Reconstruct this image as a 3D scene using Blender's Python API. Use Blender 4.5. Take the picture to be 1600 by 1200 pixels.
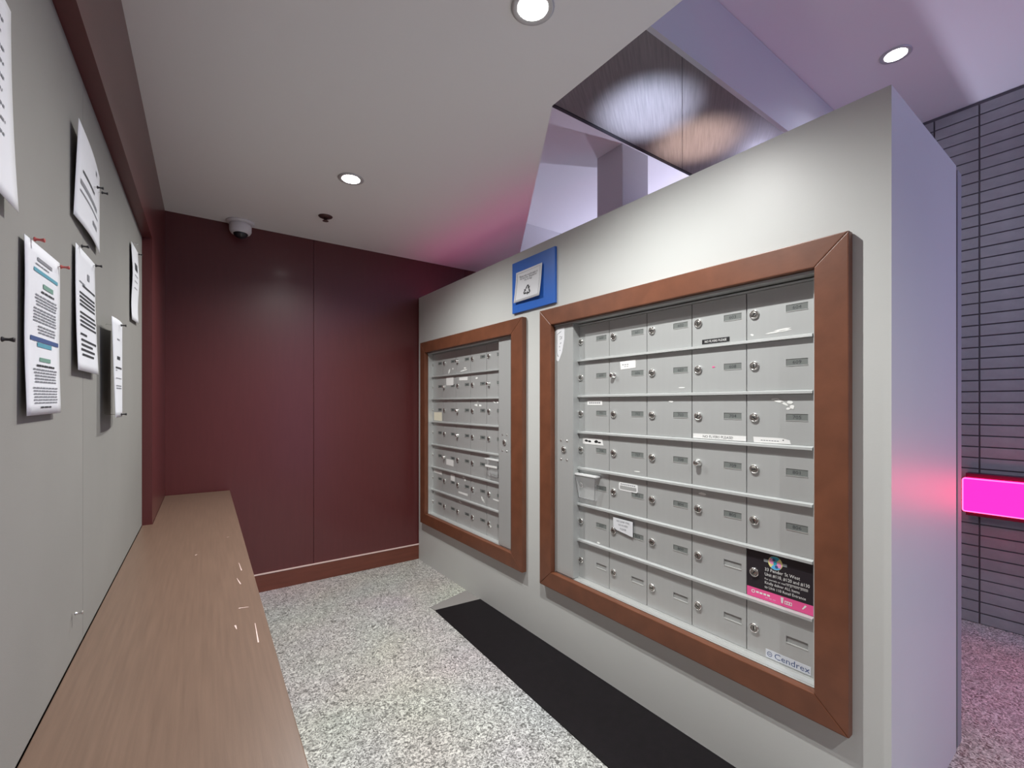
import bpy, bmesh, math, random
from mathutils import Vector, Matrix
random.seed(7)
for o in list(bpy.data.objects):
    bpy.data.objects.remove(o, do_unlink=True)
scene = bpy.context.scene
COL = scene.collection

# ------------------------------------------------------------------ camera
EYE = 1.2513                      # camera height above the floor
PSI = math.radians(35.72)         # heading, turned from +Y towards +X
cam_d = bpy.data.cameras.new('camera')
cam = bpy.data.objects.new('camera', cam_d); COL.objects.link(cam)
cam.location = (0, 0, EYE)
cam.rotation_euler = (math.pi/2, 0, -PSI)
cam_d.sensor_width = 36.0
cam_d.lens = 712.0/1600.0*36.0
cam_d.shift_y = 31.5/1600.0
cam_d.clip_start = 0.02
scene.camera = cam

# ------------------------------------------------------------------ world, exposure
w = bpy.data.worlds.new('world'); scene.world = w; w.use_nodes = True
bg = w.node_tree.nodes['Background']
bg.inputs['Color'].default_value = (0.44, 0.53, 1.0, 1)
bg.inputs['Strength'].default_value = 0.80
vs = scene.view_settings
vs.view_transform = 'Standard'; vs.look = 'None'; vs.exposure = 0.55; vs.gamma = 1.0
vs.use_curve_mapping = False

# ------------------------------------------------------------------ materials
MATS = {}
def mat(name, col, rough=0.5, metal=0.0, var=0.0, vscale=6.0, stretch=(1, 1, 1), bump=0.0, bscale=60.0,
        coat=0.0, spec=0.5, emit=None, estr=0.0, alpha=1.0, trans=0.0, vcol=None):
    m = bpy.data.materials.new(name); m.use_nodes = True
    nt = m.node_tree; p = nt.nodes['Principled BSDF']
    p.inputs['Base Color'].default_value = (*col, 1)
    p.inputs['Roughness'].default_value = rough
    p.inputs['Metallic'].default_value = metal
    p.inputs['Specular IOR Level'].default_value = spec
    p.inputs['Coat Weight'].default_value = coat
    p.inputs['Coat Roughness'].default_value = 0.15
    p.inputs['Alpha'].default_value = alpha
    p.inputs['Transmission Weight'].default_value = trans
    if emit:
        p.inputs['Emission Color'].default_value = (*emit, 1)
        p.inputs['Emission Strength'].default_value = estr
    if var or bump:
        tc = nt.nodes.new('ShaderNodeTexCoord'); mp = nt.nodes.new('ShaderNodeMapping')
        mp.inputs['Scale'].default_value = stretch
        nt.links.new(tc.outputs['Object'], mp.inputs['Vector'])
    if var:
        n = nt.nodes.new('ShaderNodeTexNoise'); n.inputs['Scale'].default_value = vscale
        n.inputs['Detail'].default_value = 5.0
        nt.links.new(mp.outputs['Vector'], n.inputs['Vector'])
        r = nt.nodes.new('ShaderNodeValToRGB')
        r.color_ramp.elements[0].position = 0.3; r.color_ramp.elements[1].position = 0.7
        c2 = vcol if vcol else tuple(min(1, c*(1+var)) for c in col)
        r.color_ramp.elements[0].color = (*[c*(1-var) for c in col], 1)
        r.color_ramp.elements[1].color = (*c2, 1)
        nt.links.new(n.outputs['Fac'], r.inputs['Fac'])
        nt.links.new(r.outputs['Color'], p.inputs['Base Color'])
    if bump:
        n2 = nt.nodes.new('ShaderNodeTexNoise'); n2.inputs['Scale'].default_value = bscale
        nt.links.new(mp.outputs['Vector'], n2.inputs['Vector'])
        b = nt.nodes.new('ShaderNodeBump'); b.inputs['Strength'].default_value = bump
        b.inputs['Distance'].default_value = 0.004
        nt.links.new(n2.outputs['Fac'], b.inputs['Height'])
        nt.links.new(b.outputs['Normal'], p.inputs['Normal'])
    MATS[name] = m
    return m
mat('paint_white', (0.55, 0.57, 0.555), 0.42, var=0.015, vscale=2.5, bump=0.03, bscale=180)
mat('paint_ceiling', (0.86, 0.855, 0.84), 0.8, bump=0.02, bscale=200)
mat('maroon_panel', (0.105, 0.024, 0.024), 0.36, var=0.05, vscale=5, stretch=(9, 9, 1), coat=0.15)
mat('maroon_base', (0.15, 0.043, 0.026), 0.35, var=0.12, vscale=5, stretch=(1, 9, 9))
mat('base_line', (0.75, 0.58, 0.54), 0.35)
mat('frame_wood', (0.150, 0.054, 0.027), 0.42, var=0.14, vscale=5, stretch=(8, 2.5, 2.5), bump=0.05, bscale=30)
mat('shelf_wood', (0.155, 0.100, 0.071), 0.36, var=0.10, vscale=5, stretch=(26, 0.9, 4), bump=0.03, bscale=35)
mat('board_cloth', (0.235, 0.232, 0.214), 0.85, var=0.04, vscale=3, bump=0.05, bscale=400)
mat('aluminium', (0.47, 0.49, 0.487), 0.42, metal=0.35, var=0.012, vscale=4, stretch=(1, 14, 0.6))
mat('aluminium_trim', (0.66, 0.68, 0.67), 0.28, metal=0.55)
mat('chrome', (0.72, 0.72, 0.70), 0.18, metal=0.95)
mat('lock_core', (0.30, 0.29, 0.27), 0.30, metal=0.8)
mat('slot_dark', (0.30, 0.31, 0.305), 0.5)
mat('recess_dark', (0.05, 0.05, 0.05), 0.7)
mat('black', (0.012, 0.012, 0.014), 0.5)
mat('plate_grey', (0.165, 0.182, 0.175), 0.45)
mat('ink', (0.03, 0.035, 0.04), 0.6)
mat('ink_grey', (0.20, 0.21, 0.23), 0.7)
mat('ink_blue', (0.05, 0.09, 0.22), 0.6)
mat('ink_teal', (0.09, 0.30, 0.38), 0.6)
mat('ink_green', (0.16, 0.30, 0.24), 0.6)
mat('paper', (0.68, 0.70, 0.73), 0.7, var=0.02, vscale=8)
mat('paper_cream', (0.80, 0.77, 0.62), 0.7)
mat('sticker_white', (0.78, 0.79, 0.78), 0.5)
mat('glue_residue', (0.82, 0.84, 0.82), 0.8)
mat('sticker_pale', (0.62, 0.66, 0.72), 0.4)
mat('placard_black', (0.018, 0.015, 0.020), 0.35)
mat('placard_pink', (0.83, 0.10, 0.31), 0.45)
mat('logo_pink', (0.80, 0.30, 0.52), 0.5)
mat('logo_yellow', (0.80, 0.75, 0.30), 0.5)
mat('logo_teal', (0.02, 0.33, 0.45), 0.5)
mat('logo_blue', (0.10, 0.45, 0.80), 0.5)
mat('logo_grey', (0.32, 0.36, 0.38), 0.5)
mat('sign_blue', (0.030, 0.135, 0.52), 0.35)
mat('pin_red', (0.42, 0.08, 0.07), 0.4)
mat('pin_black', (0.015, 0.014, 0.014), 0.4)
mat('pin_steel', (0.6, 0.6, 0.58), 0.3, metal=0.9)
mat('clear_plastic', (0.86, 0.89, 0.90), 0.08, alpha=0.22)
mat('plastic_edge', (0.86, 0.88, 0.88), 0.2, alpha=0.85)
mat('plastic_dark', (0.13, 0.13, 0.14), 0.25, alpha=0.6)
mat('white_plastic', (0.72, 0.71, 0.72), 0.4)
mat('dome_black', (0.02, 0.02, 0.025), 0.08)
mat('sprinkler', (0.10, 0.055, 0.05), 0.4, metal=0.4)
mat('mat_black', (0.0045, 0.003, 0.0045), 0.55, spec=0.25, var=0.3, vscale=30, bump=0.15, bscale=300)
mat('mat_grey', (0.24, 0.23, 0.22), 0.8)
mat('soffit_wood', (0.20, 0.172, 0.168), 0.42, var=0.16, vscale=6, stretch=(22, 1.0, 1), coat=0.1)
mat('soffit_edge', (0.035, 0.03, 0.035), 0.5)
mat('pier_paint', (0.60, 0.60, 0.60), 0.7)
mat('brick', (0.35, 0.345, 0.345), 0.75, var=0.12, vscale=9, bump=0.25, bscale=70)
mat('mortar', (0.14, 0.13, 0.14), 0.9)
mat('back_trim', (0.27, 0.28, 0.30), 0.5)
mat('pink_glow', (0.25, 0.01, 0.06), 0.3, emit=(1.0, 0.006, 0.110), estr=4.2)
mat('added_pink_glow', (0.9, 0.05, 0.6), 0.3, emit=(1.0, 0.14, 0.45), estr=2.7)
mat('pink_edge', (0.25, 0.02, 0.08), 0.3, emit=(1.0, 0.05, 0.15), estr=4.6)
mat('plum_shade', (0.06, 0.006, 0.03), 0.4)
mat('lamp_glow', (1, 1, 1), 0.3, emit=(1.0, 0.98, 0.95), estr=12.0)
mat('lamp_trim', (0.60, 0.60, 0.60), 0.3, metal=0.3)
def floor_mat():
    m = bpy.data.materials.new('floor_terrazzo'); m.use_nodes = True
    nt = m.node_tree; p = nt.nodes['Principled BSDF']
    tc = nt.nodes.new('ShaderNodeTexCoord')
    n = nt.nodes.new('ShaderNodeTexNoise'); n.inputs['Scale'].default_value = 62; n.inputs['Detail'].default_value = 3
    n.inputs['Distortion'].default_value = 2.2
    n2 = nt.nodes.new('ShaderNodeTexNoise'); n2.inputs['Scale'].default_value = 1.6
    r = nt.nodes.new('ShaderNodeValToRGB'); e = r.color_ramp.elements
    e[0].position = 0.36; e[0].color = (0.11, 0.107, 0.10, 1)
    e[1].position = 0.64; e[1].color = (0.80, 0.79, 0.76, 1)
    q = e.new(0.5); q.color = (0.41, 0.405, 0.39, 1)
    mx = nt.nodes.new('ShaderNodeMixRGB'); mx.blend_type = 'MULTIPLY'; mx.inputs['Fac'].default_value = 0.25
    nt.links.new(tc.outputs['Object'], n.inputs['Vector']); nt.links.new(tc.outputs['Object'], n2.inputs['Vector'])
    nt.links.new(n.outputs['Fac'], r.inputs['Fac']); nt.links.new(r.outputs['Color'], mx.inputs['Color1'])
    nt.links.new(n2.outputs['Color'], mx.inputs['Color2']); nt.links.new(mx.outputs['Color'], p.inputs['Base Color'])
    b = nt.nodes.new('ShaderNodeBump'); b.inputs['Strength'].default_value = 0.25; b.inputs['Distance'].default_value = 0.004
    nt.links.new(n.outputs['Fac'], b.inputs['Height']); nt.links.new(b.outputs['Normal'], p.inputs['Normal'])
    p.inputs['Roughness'].default_value = 0.5
    MATS['floor_terrazzo'] = m
floor_mat()

# ------------------------------------------------------------------ frames and builders
# the left wall is turned 1.76 degrees against the rest of the room
A_L = math.radians(1.7615)
class Frame:
    def __init__(s, rz): s.rz = rz; s.R = Matrix.Rotation(rz, 3, 'Z')
    def w(s, p): return s.R @ Vector(p)
ROOM = Frame(0.0); LEFT = Frame(-A_L)

class MB:
    """collects shapes (frame coordinates) into one mesh with several materials"""
    def __init__(s): s.v = []; s.f = []; s.m = []; s.names = []; s.smooth = []
    def mi(s, m):
        if m not in s.names: s.names.append(m)
        return s.names.index(m)
    def poly(s, pts, m, sm=False):
        k = len(s.v); s.v += [tuple(p) for p in pts]; s.f.append(tuple(range(k, k+len(pts)))); s.m.append(s.mi(m)); s.smooth.append(sm)
    def box(s, a, b, m, skip=''):
        (x0, y0, z0), (x1, y1, z1) = a, b
        x0, x1 = min(x0, x1), max(x0, x1); y0, y1 = min(y0, y1), max(y0, y1); z0, z1 = min(z0, z1), max(z0, z1)
        k = len(s.v); i = s.mi(m)
        s.v += [(x0,y0,z0),(x1,y0,z0),(x1,y1,z0),(x0,y1,z0),(x0,y0,z1),(x1,y0,z1),(x1,y1,z1),(x0,y1,z1)]
        for q in ((3,2,1,0),(4,5,6,7),(0,1,5,4),(1,2,6,5),(2,3,7,6),(3,0,4,7)):
            s.f.append(tuple(k+j for j in q)); s.m.append(i); s.smooth.append(False)
        return s
    def prism(s, pts, axis, a, b, m):
        """polygon pts (2D) extruded along axis 0/1/2 from a to b"""
        def P(p, t):
            return {0: (t, p[0], p[1]), 1: (p[0], t, p[1]), 2: (p[0], p[1], t)}[axis]
        n = len(pts); k = len(s.v); i = s.mi(m)
        s.v += [P(p, a) for p in pts] + [P(p, b) for p in pts]
        s.f.append(tuple(range(k, k+n))); s.f.append(tuple(range(k+2*n-1, k+n-1, -1)))
        s.m += [i, i]; s.smooth += [False, False]
        for j in range(n):
            s.f.append((k+j, k+n+j, k+n+(j+1) % n, k+(j+1) % n)); s.m.append(i); s.smooth.append(False)
        return s
    def lathe(s, c, prof, axis, m, n=16, sm=True):
        """profile [(radius, offset along axis)] turned about axis through c"""
        i = s.mi(m); k = len(s.v)
        for (r, t) in prof:
            for j in range(n):
                a = 2*math.pi*j/n; u, v = r*math.cos(a), r*math.sin(a)
                d = {0: (t, u, v), 1: (u, t, v), 2: (u, v, t)}[axis]
                s.v.append((c[0]+d[0], c[1]+d[1], c[2]+d[2]))
        for q in range(len(prof)-1):
            for j in range(n):
                s.f.append((k+q*n+j, k+q*n+(j+1) % n, k+(q+1)*n+(j+1) % n, k+(q+1)*n+j)); s.m.append(i); s.smooth.append(sm)
        s.f.append(tuple(k+j for j in range(n))); s.f.append(tuple(k+(len(prof)-1)*n+j for j in range(n)))
        s.m += [i, i]; s.smooth += [False, False]
        return s
    def sheet(s, P, N, M, e, m):
        """thin closed sheet: P(u, v, offset) sampled on a grid, front and back e apart"""
        k = len(s.v); i = s.mi(m); W = M+1; K = (N+1)*W
        for off in (e, -e):
            for a in range(N+1):
                for b in range(M+1): s.v.append(P(a/N, b/M, off))
        def add(q, sm): s.f.append(tuple(k+t for t in q)); s.m.append(i); s.smooth.append(sm)
        for a in range(N):
            for b in range(M):
                q = (a*W+b, (a+1)*W+b, (a+1)*W+b+1, a*W+b+1)
                add(q, True); add(tuple(K+t for t in reversed(q)), True)
        rim = [a*W for a in range(N)]+[N*W+b for b in range(M)]+[a*W+M for a in range(N, 0, -1)]+[b for b in range(M, 0, -1)]
        for p, q in zip(rim, rim[1:]+rim[:1]): add((p, K+p, K+q, q), False)
        return s
    def tube(s, a, b, r0, r1, m, n=8):
        a, b = Vector(a), Vector(b); d = (b-a).normalized(); u = d.orthogonal().normalized(); v = d.cross(u)
        k = len(s.v); i = s.mi(m)
        for (c, r) in ((a, r0), (b, r1)):
            for j in range(n):
                t = 2*math.pi*j/n; s.v.append(tuple(c+u*(r*math.cos(t))+v*(r*math.sin(t))))
        for j in range(n):
            s.f.append((k+j, k+(j+1) % n, k+n+(j+1) % n, k+n+j)); s.m.append(i); s.smooth.append(True)
        s.f.append(tuple(k+j for j in range(n))); s.f.append(tuple(k+n+j for j in range(n))); s.m += [i, i]; s.smooth += [False]*2
        return s
    def mesh(s, name, org=(0, 0, 0), bevel=0.0):
        me = bpy.data.meshes.new(name)
        me.from_pydata([(p[0]-org[0], p[1]-org[1], p[2]-org[2]) for p in s.v], [], s.f)
        for nme in s.names: me.materials.append(MATS[nme])
        for p, i, sm in zip(me.polygons, s.m, s.smooth): p.material_index = i; p.use_smooth = sm
        bm = bmesh.new(); bm.from_mesh(me)
        bmesh.ops.recalc_face_normals(bm, faces=bm.faces)
        if bevel:
            es = [e for e in bm.edges if len(e.link_faces) == 2 and e.calc_face_angle(0) > 0.6]
            bmesh.ops.bevel(bm, geom=es, offset=bevel, segments=2, profile=0.6, affect='EDGES', clamp_overlap=True)
        bm.to_mesh(me); bm.free(); me.update()
        return me

def top(name, label, cat, base, me=None, frame=ROOM, group=None, kind=None, spin=0.0):
    """a top-level thing: a mesh, or an Empty when me is None; base in frame coordinates"""
    o = bpy.data.objects.new(name, me); COL.objects.link(o)
    o.location = frame.w(base); o.rotation_euler = (0, 0, frame.rz+spin)
    o['base'] = [float(c) for c in base]
    if label: o['label'] = label
    if cat: o['category'] = cat
    if group: o['group'] = group
    if kind: o['kind'] = kind
    return o
def part(name, me, parent, loc, label=None, kind=None):
    """a part (or sub-part) of parent; loc in frame coordinates"""
    o = bpy.data.objects.new(name, me); COL.objects.link(o); o.parent = parent
    b = parent['base']; o.location = (loc[0]-b[0], loc[1]-b[1], loc[2]-b[2]); o['base'] = [float(c) for c in loc]
    if label: o['label'] = label
    if kind: o['kind'] = kind
    return o
def structure(name, mb, base=(0, 0, 0), frame=ROOM, bevel=0.0, label=None, cat=None):
    return top(name, label, cat, base, mb.mesh(name, base, bevel), frame, kind='structure')

_tc = {}
def text2d(s, size, align='LEFT'):
    """outline mesh of a line of lettering: (verts2d, faces)"""
    key = (s, align)
    if key not in _tc:
        cu = bpy.data.curves.new('lettering', 'FONT'); cu.body = s; cu.size = 1.0; cu.align_x = align; cu.resolution_u = 2
        ob = bpy.data.objects.new('lettering', cu); COL.objects.link(ob)
        bpy.context.view_layer.update()
        me = ob.to_mesh()
        _tc[key] = ([(v.co.x, v.co.y) for v in me.vertices], [tuple(p.vertices) for p in me.polygons])
        ob.to_mesh_clear(); bpy.data.objects.remove(ob); bpy.data.curves.remove(cu)
    v, f = _tc[key]
    return [(x*size, y*size) for x, y in v], f
def put_text(mb, s, size, fn, m, align='LEFT', sx=1.0):
    v, f = text2d(s, size, align); k = len(mb.v); i = mb.mi(m)
    mb.v += [fn(x*sx, y) for x, y in v]
    for q in f: mb.f.append(tuple(k+j for j in q)); mb.m.append(i); mb.smooth.append(False)

# ------------------------------------------------------------------ dimensions of the room (metres)
D = 3.45            # back wall
ZC = 2.418          # low ceiling over the mail room
ZH = 2.978          # high ceiling over the lobby
PX = 1.54           # face of the mailbox partition
PTOP = 2.109
PY0 = 0.398         # its free end
PXE = 2.254
XB = 3.674          # face of the brick wall
YS = -1.9           # how far the place is built behind the camera
WL, BL = -0.201, -0.2376   # left wall face, tack board face (left frame)
BOARD_END, BOARD_TOP, SHELF = 2.65, 2.010, 0.701

# ------------------------------------------------------------------ setting
structure('floor', MB().box((-0.7, YS, -0.05), (3.95, D+0.15, 0), 'floor_terrazzo'))
mb = MB()
mb.prism([(-0.7, YS), (1.168, YS), (1.168, 1.354), (2.077, 2.78), (2.505, D), (-0.7, D)], 2, ZC, ZH-0.002, 'paint_ceiling')
structure('ceiling', mb)
structure('ceiling_lobby', MB().box((-0.7, YS, ZH), (3.95, D+0.15, ZH+0.05), 'paint_ceiling'))

# back wall: a backing and lacquered panels with open seams
wb = structure('wall_back', MB().box((-0.7, D+0.02, 0), (XB, D+0.12, ZH), 'recess_dark'), (1.5, D+0.02, 0))
seams = [-0.48, 0.746, 1.972, 2.240, XB]
for a, b in zip(seams[:-1], seams[1:]):
    part('wall_panel', MB().box((a+0.0012, D, 0.02), (b-0.0012, D+0.022, ZH), 'maroon_panel' if a < 2.2 else 'pier_paint').mesh('wall_panel', (a, D, 0), 0.001), wb, (a, D, 0))
bb = structure('baseboard_back', MB().box((-0.3, D-0.016, 0), (3.6, D-0.0005, 0.112), 'maroon_base'), (1.0, D-0.016, 0), bevel=0.002)
part('lit_top_line', MB().box((-0.3, D-0.017, 0.1125), (3.6, D-0.0005, 0.118), 'base_line').mesh('lit_top_line', (1.0, D-0.016, 0.11)), bb, (1.0, D-0.016, 0.1125))  # pale strip paints the light caught along the baseboard's top edge

# left wall with the recess that holds the tack board
mb = MB()
mb.box((-0.34, YS, BOARD_TOP), (WL, 3.46, ZC), 'maroon_panel')
mb.box((-0.34, BOARD_END, 0), (WL, 3.46, BOARD_TOP), 'maroon_panel')
mb.box((-0.34, YS, 0), (BL-0.02, BOARD_END, BOARD_TOP), 'maroon_panel')
structure('wall_left', mb, (WL, 1.0, 0), LEFT)

# mailbox partition: a thick white wall with two openings
LO = dict(y0=0.572, y1=1.763, z0=0.396, z1=1.655)      # opening of the near bank
SO = dict(y0=2.110, y1=3.256, z0=0.402, z1=1.650)      # opening of the far bank
mb = MB()
def cells(y0, y1, z0, z1): mb.box((PX, y0, z0), (1.66, y1, z1), 'paint_white')
cells(PY0, LO['y0'], 0, PTOP); cells(LO['y1'], SO['y0'], 0, PTOP); cells(SO['y1'], D-0.018, 0, PTOP)
for q in (LO, SO):
    cells(q['y0'], q['y1'], 0, q['z0']); cells(q['y0'], q['y1'], q['z1'], PTOP)
mb.box((1.66, PY0, 0), (PXE, D-0.018, PTOP), 'paint_white')
wr = structure('wall_right', mb, (PX, PY0, 0))
part('shadow_gap', MB().box((PXE+0.001, PY0+0.012, 0), (PXE+0.030, D-0.02, PTOP-0.012), 'black').mesh('shadow_gap', (PXE, PY0, 0)), wr, (PXE, PY0, 0))
part('back_panel', MB().box((PXE+0.031, PY0+0.001, 0), (PXE+0.088, D-0.02, PTOP-0.004), 'back_trim').mesh('back_panel', (PXE, PY0, 0), 0.002), wr, (PXE, PY0, 0))

# unseen wall added behind the camera to keep world light out of the mail room
structure('added_wall_near', MB().box((-0.7, YS-0.1, 0), (1.30, YS, ZC), 'maroon_panel'), (0.3, YS, 0))

# square pier standing behind the partition
structure('trim_1', MB().box((2.355, 2.022, 0), (2.62, 2.25, ZH-0.001), 'pier_paint'), (2.48, 2.13, 0), bevel=0.003)

# brick wall of the lobby, stack bond
wf = structure('wall_far', MB().box((XB+0.008, YS, 0), (XB+0.12, D, ZH), 'mortar'), (XB+0.01, 0.5, 0))
BP, BZ = 0.1925, 0.0630
brick_me = MB().box((0, 0.004, 0.0035), (0.03, BP-0.004, BZ-0.0035), 'brick').mesh('brick', (0, 0, 0), 0.0012)
rest = MB()
y_joint = 0.553
for c in range(-16, 16):
    y0 = y_joint+c*BP
    if y0 < YS or y0+BP > D: continue
    for r in range(int(ZH/BZ)):
        dx = random.uniform(0, 0.0025)
        if -3 <= c <= 1:
            part('brick', brick_me, wf, (XB+dx, y0, r*BZ))
        else:
            rest.box((XB+dx, y0+0.004, r*BZ+0.0035), (XB+0.03, y0+BP-0.004, (r+1)*BZ-0.0035), 'brick')
part('brickwork', rest.mesh('brickwork', (XB, 0, 0)), wf, (XB, 0, 0), kind='stuff')

# wooden soffit hung under the lobby ceiling; boards laid on the skew
so = top('ceiling_soffit', 'grey-brown wooden soffit of glossy boards hanging from the lobby ceiling', 'soffit', (1.24, 1.08, 2.65))
SX0, SX1, SY0, SY1, SZ = 1.24, XB-0.01, 1.08, 1.622, 2.651
part('core', MB().box((SX0+0.01, SY0+0.01, SZ+0.014), (SX1-0.01, SY1-0.012, ZH-0.002), 'soffit_edge').mesh('core', (SX0, SY0, SZ)), so, (SX0, SY0, SZ))
part('edge_strip', MB().box((SX0, SY1-0.010, SZ-0.004), (SX1, SY1+0.006, ZH-0.002), 'soffit_edge').mesh('edge_strip', (SX0, SY1, SZ)), so, (SX0, SY1, SZ))
part('front_fascia', MB().box((SX0, SY0-0.012, SZ-0.002), (SX1, SY0+0.009, ZH-0.002), 'pier_paint').mesh('front_fascia', (SX0, SY0, SZ)), so, (SX0, SY0, SZ))
SK = math.radians(56.2)
tanp = math.tan(SK); sh = (SY1-SY0-0.02)*tanp
bw = 1.30; xs = 1.628-3*bw         # board joints follow the skew
k = xs
while k < SX1:
    def clipx(x): return max(SX0+0.001, min(SX1-0.001, x))
    a, b = k+0.002, k+bw-0.002
    pts = [(clipx(a), SY0+0.010), (clipx(b), SY0+0.010), (clipx(b+sh), SY1-0.011), (clipx(a+sh), SY1-0.011)]
    ys = (SY0+0.010, SY1-0.011)
    if (a if a > SX0 else a+sh) < SX1 and b+sh > SX0 and a < SX1:
        # polygon of the skewed board cut at the soffit's ends
        poly = [(a, ys[0]), (b, ys[0]), (b+sh, ys[1]), (a+sh, ys[1])]
        def cut(poly, x, keep):
            out = []
            for i in range(len(poly)):
                p, q = poly[i], poly[(i+1) % len(poly)]
                ip, iq = keep*(p[0]-x) >= 0, keep*(q[0]-x) >= 0
                if ip: out.append(p)
                if ip != iq:
                    t = (x-p[0])/(q[0]-p[0]); out.append((x, p[1]+t*(q[1]-p[1])))
            return out
        poly = cut(cut(poly, SX0+0.001, 1), SX1-0.001, -1)
        if len(poly) > 2:
            me = MB().prism(poly, 2, SZ, SZ+0.012, 'soffit_wood').mesh('soffit_board', (poly[0][0], poly[0][1], SZ))
            # grain direction: rotate the object so that its own Y runs along the joints
            o = part('soffit_board', me, so, (poly[0][0], poly[0][1], SZ))
            me.transform(Matrix.Rotation(SK, 4, 'Z')); o.rotation_euler = (0, 0, -SK)
    k += bw

# ------------------------------------------------------------------ lights of the place, then unseen added ones
def lamp_at(loc, energy, size, col=(1, 0.97, 0.93), spot=150, blend=0.6):
    l = bpy.data.lights.new('spot_lamp', 'SPOT'); l.energy = energy; l.color = col
    l.spot_size = math.radians(spot); l.spot_blend = blend; l.shadow_soft_size = size
    o = bpy.data.objects.new('spot_lamp', l); COL.objects.link(o); o.location = loc
    return o
def downlight(x, y, z, label, energy, col=(1, 0.99, 0.965), size=0.015, spot=150, blend=1.0):
    root = top('ceiling_downlight', label, 'downlight', (x, y, z), group='recessed round downlights')
    t = MB().lathe((x, y, z), [(0.048, 0.0), (0.062, -0.001), (0.064, -0.004), (0.056, -0.007), (0.046, -0.004)], 2, 'lamp_trim', 28)
    part('trim_ring', t.mesh('trim_ring', (x, y, z)), root, (x, y, z))
    g = MB().lathe((x, y, z), [(0.045, -0.0045), (0.03, -0.007), (0.008, -0.0085)], 2, 'lamp_glow', 24)
    part('lens', g.mesh('lens', (x, y, z)), root, (x, y, z))
    l = lamp_at((0, 0, -0.015), energy, size, col, spot, blend); l.parent = root
    return root
downlight(0.700, 2.400, ZC, 'lit round downlight in the ceiling beside the sprinkler', 88)
downlight(0.830, 1.050, ZC, 'lit round downlight in the ceiling facing the near mailboxes', 100)
downlight(0.700, -0.90, ZC, 'lit round downlight in the ceiling behind the tack board end', 92)
downlight(2.85, 0.72, ZH, 'cool downlight in the lobby ceiling before the soffit', 12, col=(0.72, 0.78, 1.0))
downlight(2.9, -1.1, ZH, 'cool downlight in the lobby ceiling near the brick wall', 40, col=(0.66, 0.72, 1.0))

def added_uplight(x, y, z, label, energy, col, spot, name='added_uplight'):  # unseen lamp added on the white wall to brighten the soffit
    root = top(name, label, 'added_uplight', (x, y, z))
    part('body', MB().lathe((x, y, z), [(0.030, 0.0), (0.034, 0.004), (0.034, 0.026), (0.031, 0.030), (0.028, 0.030), (0.027, 0.026)], 2, 'lamp_trim', 20).mesh('body', (x, y, z)), root, (x, y, z))
    part('lens', MB().lathe((x, y, z), [(0.026, 0.0265), (0.020, 0.029), (0.006, 0.030)], 2, 'lamp_glow', 16).mesh('lens', (x, y, z)), root, (x, y, z))
    l = lamp_at((0, 0, 0.040), energy, 0.02, col, spot, 0.9); l.rotation_euler = (math.pi, 0, 0); l.parent = root
added_uplight(1.80, 1.40, PTOP, 'unseen small cool lamp added on top of the white wall', 30.0, (0.62, 0.74, 1.0), 62)
added_uplight(2.22, 1.40, PTOP, 'unseen small warm lamp added on top of the white wall', 16.0, (1.0, 0.80, 0.70), 60)
def added_sconce(sx, sy, sz, label, energy):  # unseen lamp added on the brick wall to brighten lobby ceiling and pier
    scn = top('added_wall_lamp', label, 'added lamp', (sx, sy, sz), group='unseen added lamps on the brick wall')
    part('added_lamp_bowl', MB().lathe((sx, sy, sz), [(0.020, 0.0), (0.050, 0.012), (0.068, 0.045), (0.070, 0.075), (0.066, 0.075), (0.060, 0.045)], 2, 'lamp_trim', 24).mesh('added_lamp_bowl', (sx, sy, sz)), scn, (sx, sy, sz))
    part('added_lamp_bulb', MB().lathe((sx, sy, sz), [(0.012, 0.044), (0.028, 0.055), (0.030, 0.066), (0.018, 0.078), (0.004, 0.082)], 2, 'lamp_glow', 16).mesh('added_lamp_bulb', (sx, sy, sz)), scn, (sx, sy, sz))
    part('added_lamp_plate', MB().box((sx+0.055, sy-0.03, sz+0.005), (XB-0.001, sy+0.03, sz+0.07), 'lamp_trim').mesh('added_lamp_plate', (sx, sy, sz), 0.002), scn, (sx, sy, sz))
    sl = lamp_at((0, 0, 0.10), energy, 0.03, (0.74, 0.72, 1.0), 152, 0.3); sl.rotation_euler = (math.pi, 0, 0); sl.parent = scn
added_sconce(XB-0.075, 1.75, 2.10, 'unseen cool white lamp added on the brick wall by the soffit', 30)
added_sconce(XB-0.075, 2.95, 2.10, 'unseen cool white lamp added on the brick wall past the pier', 13)

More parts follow.
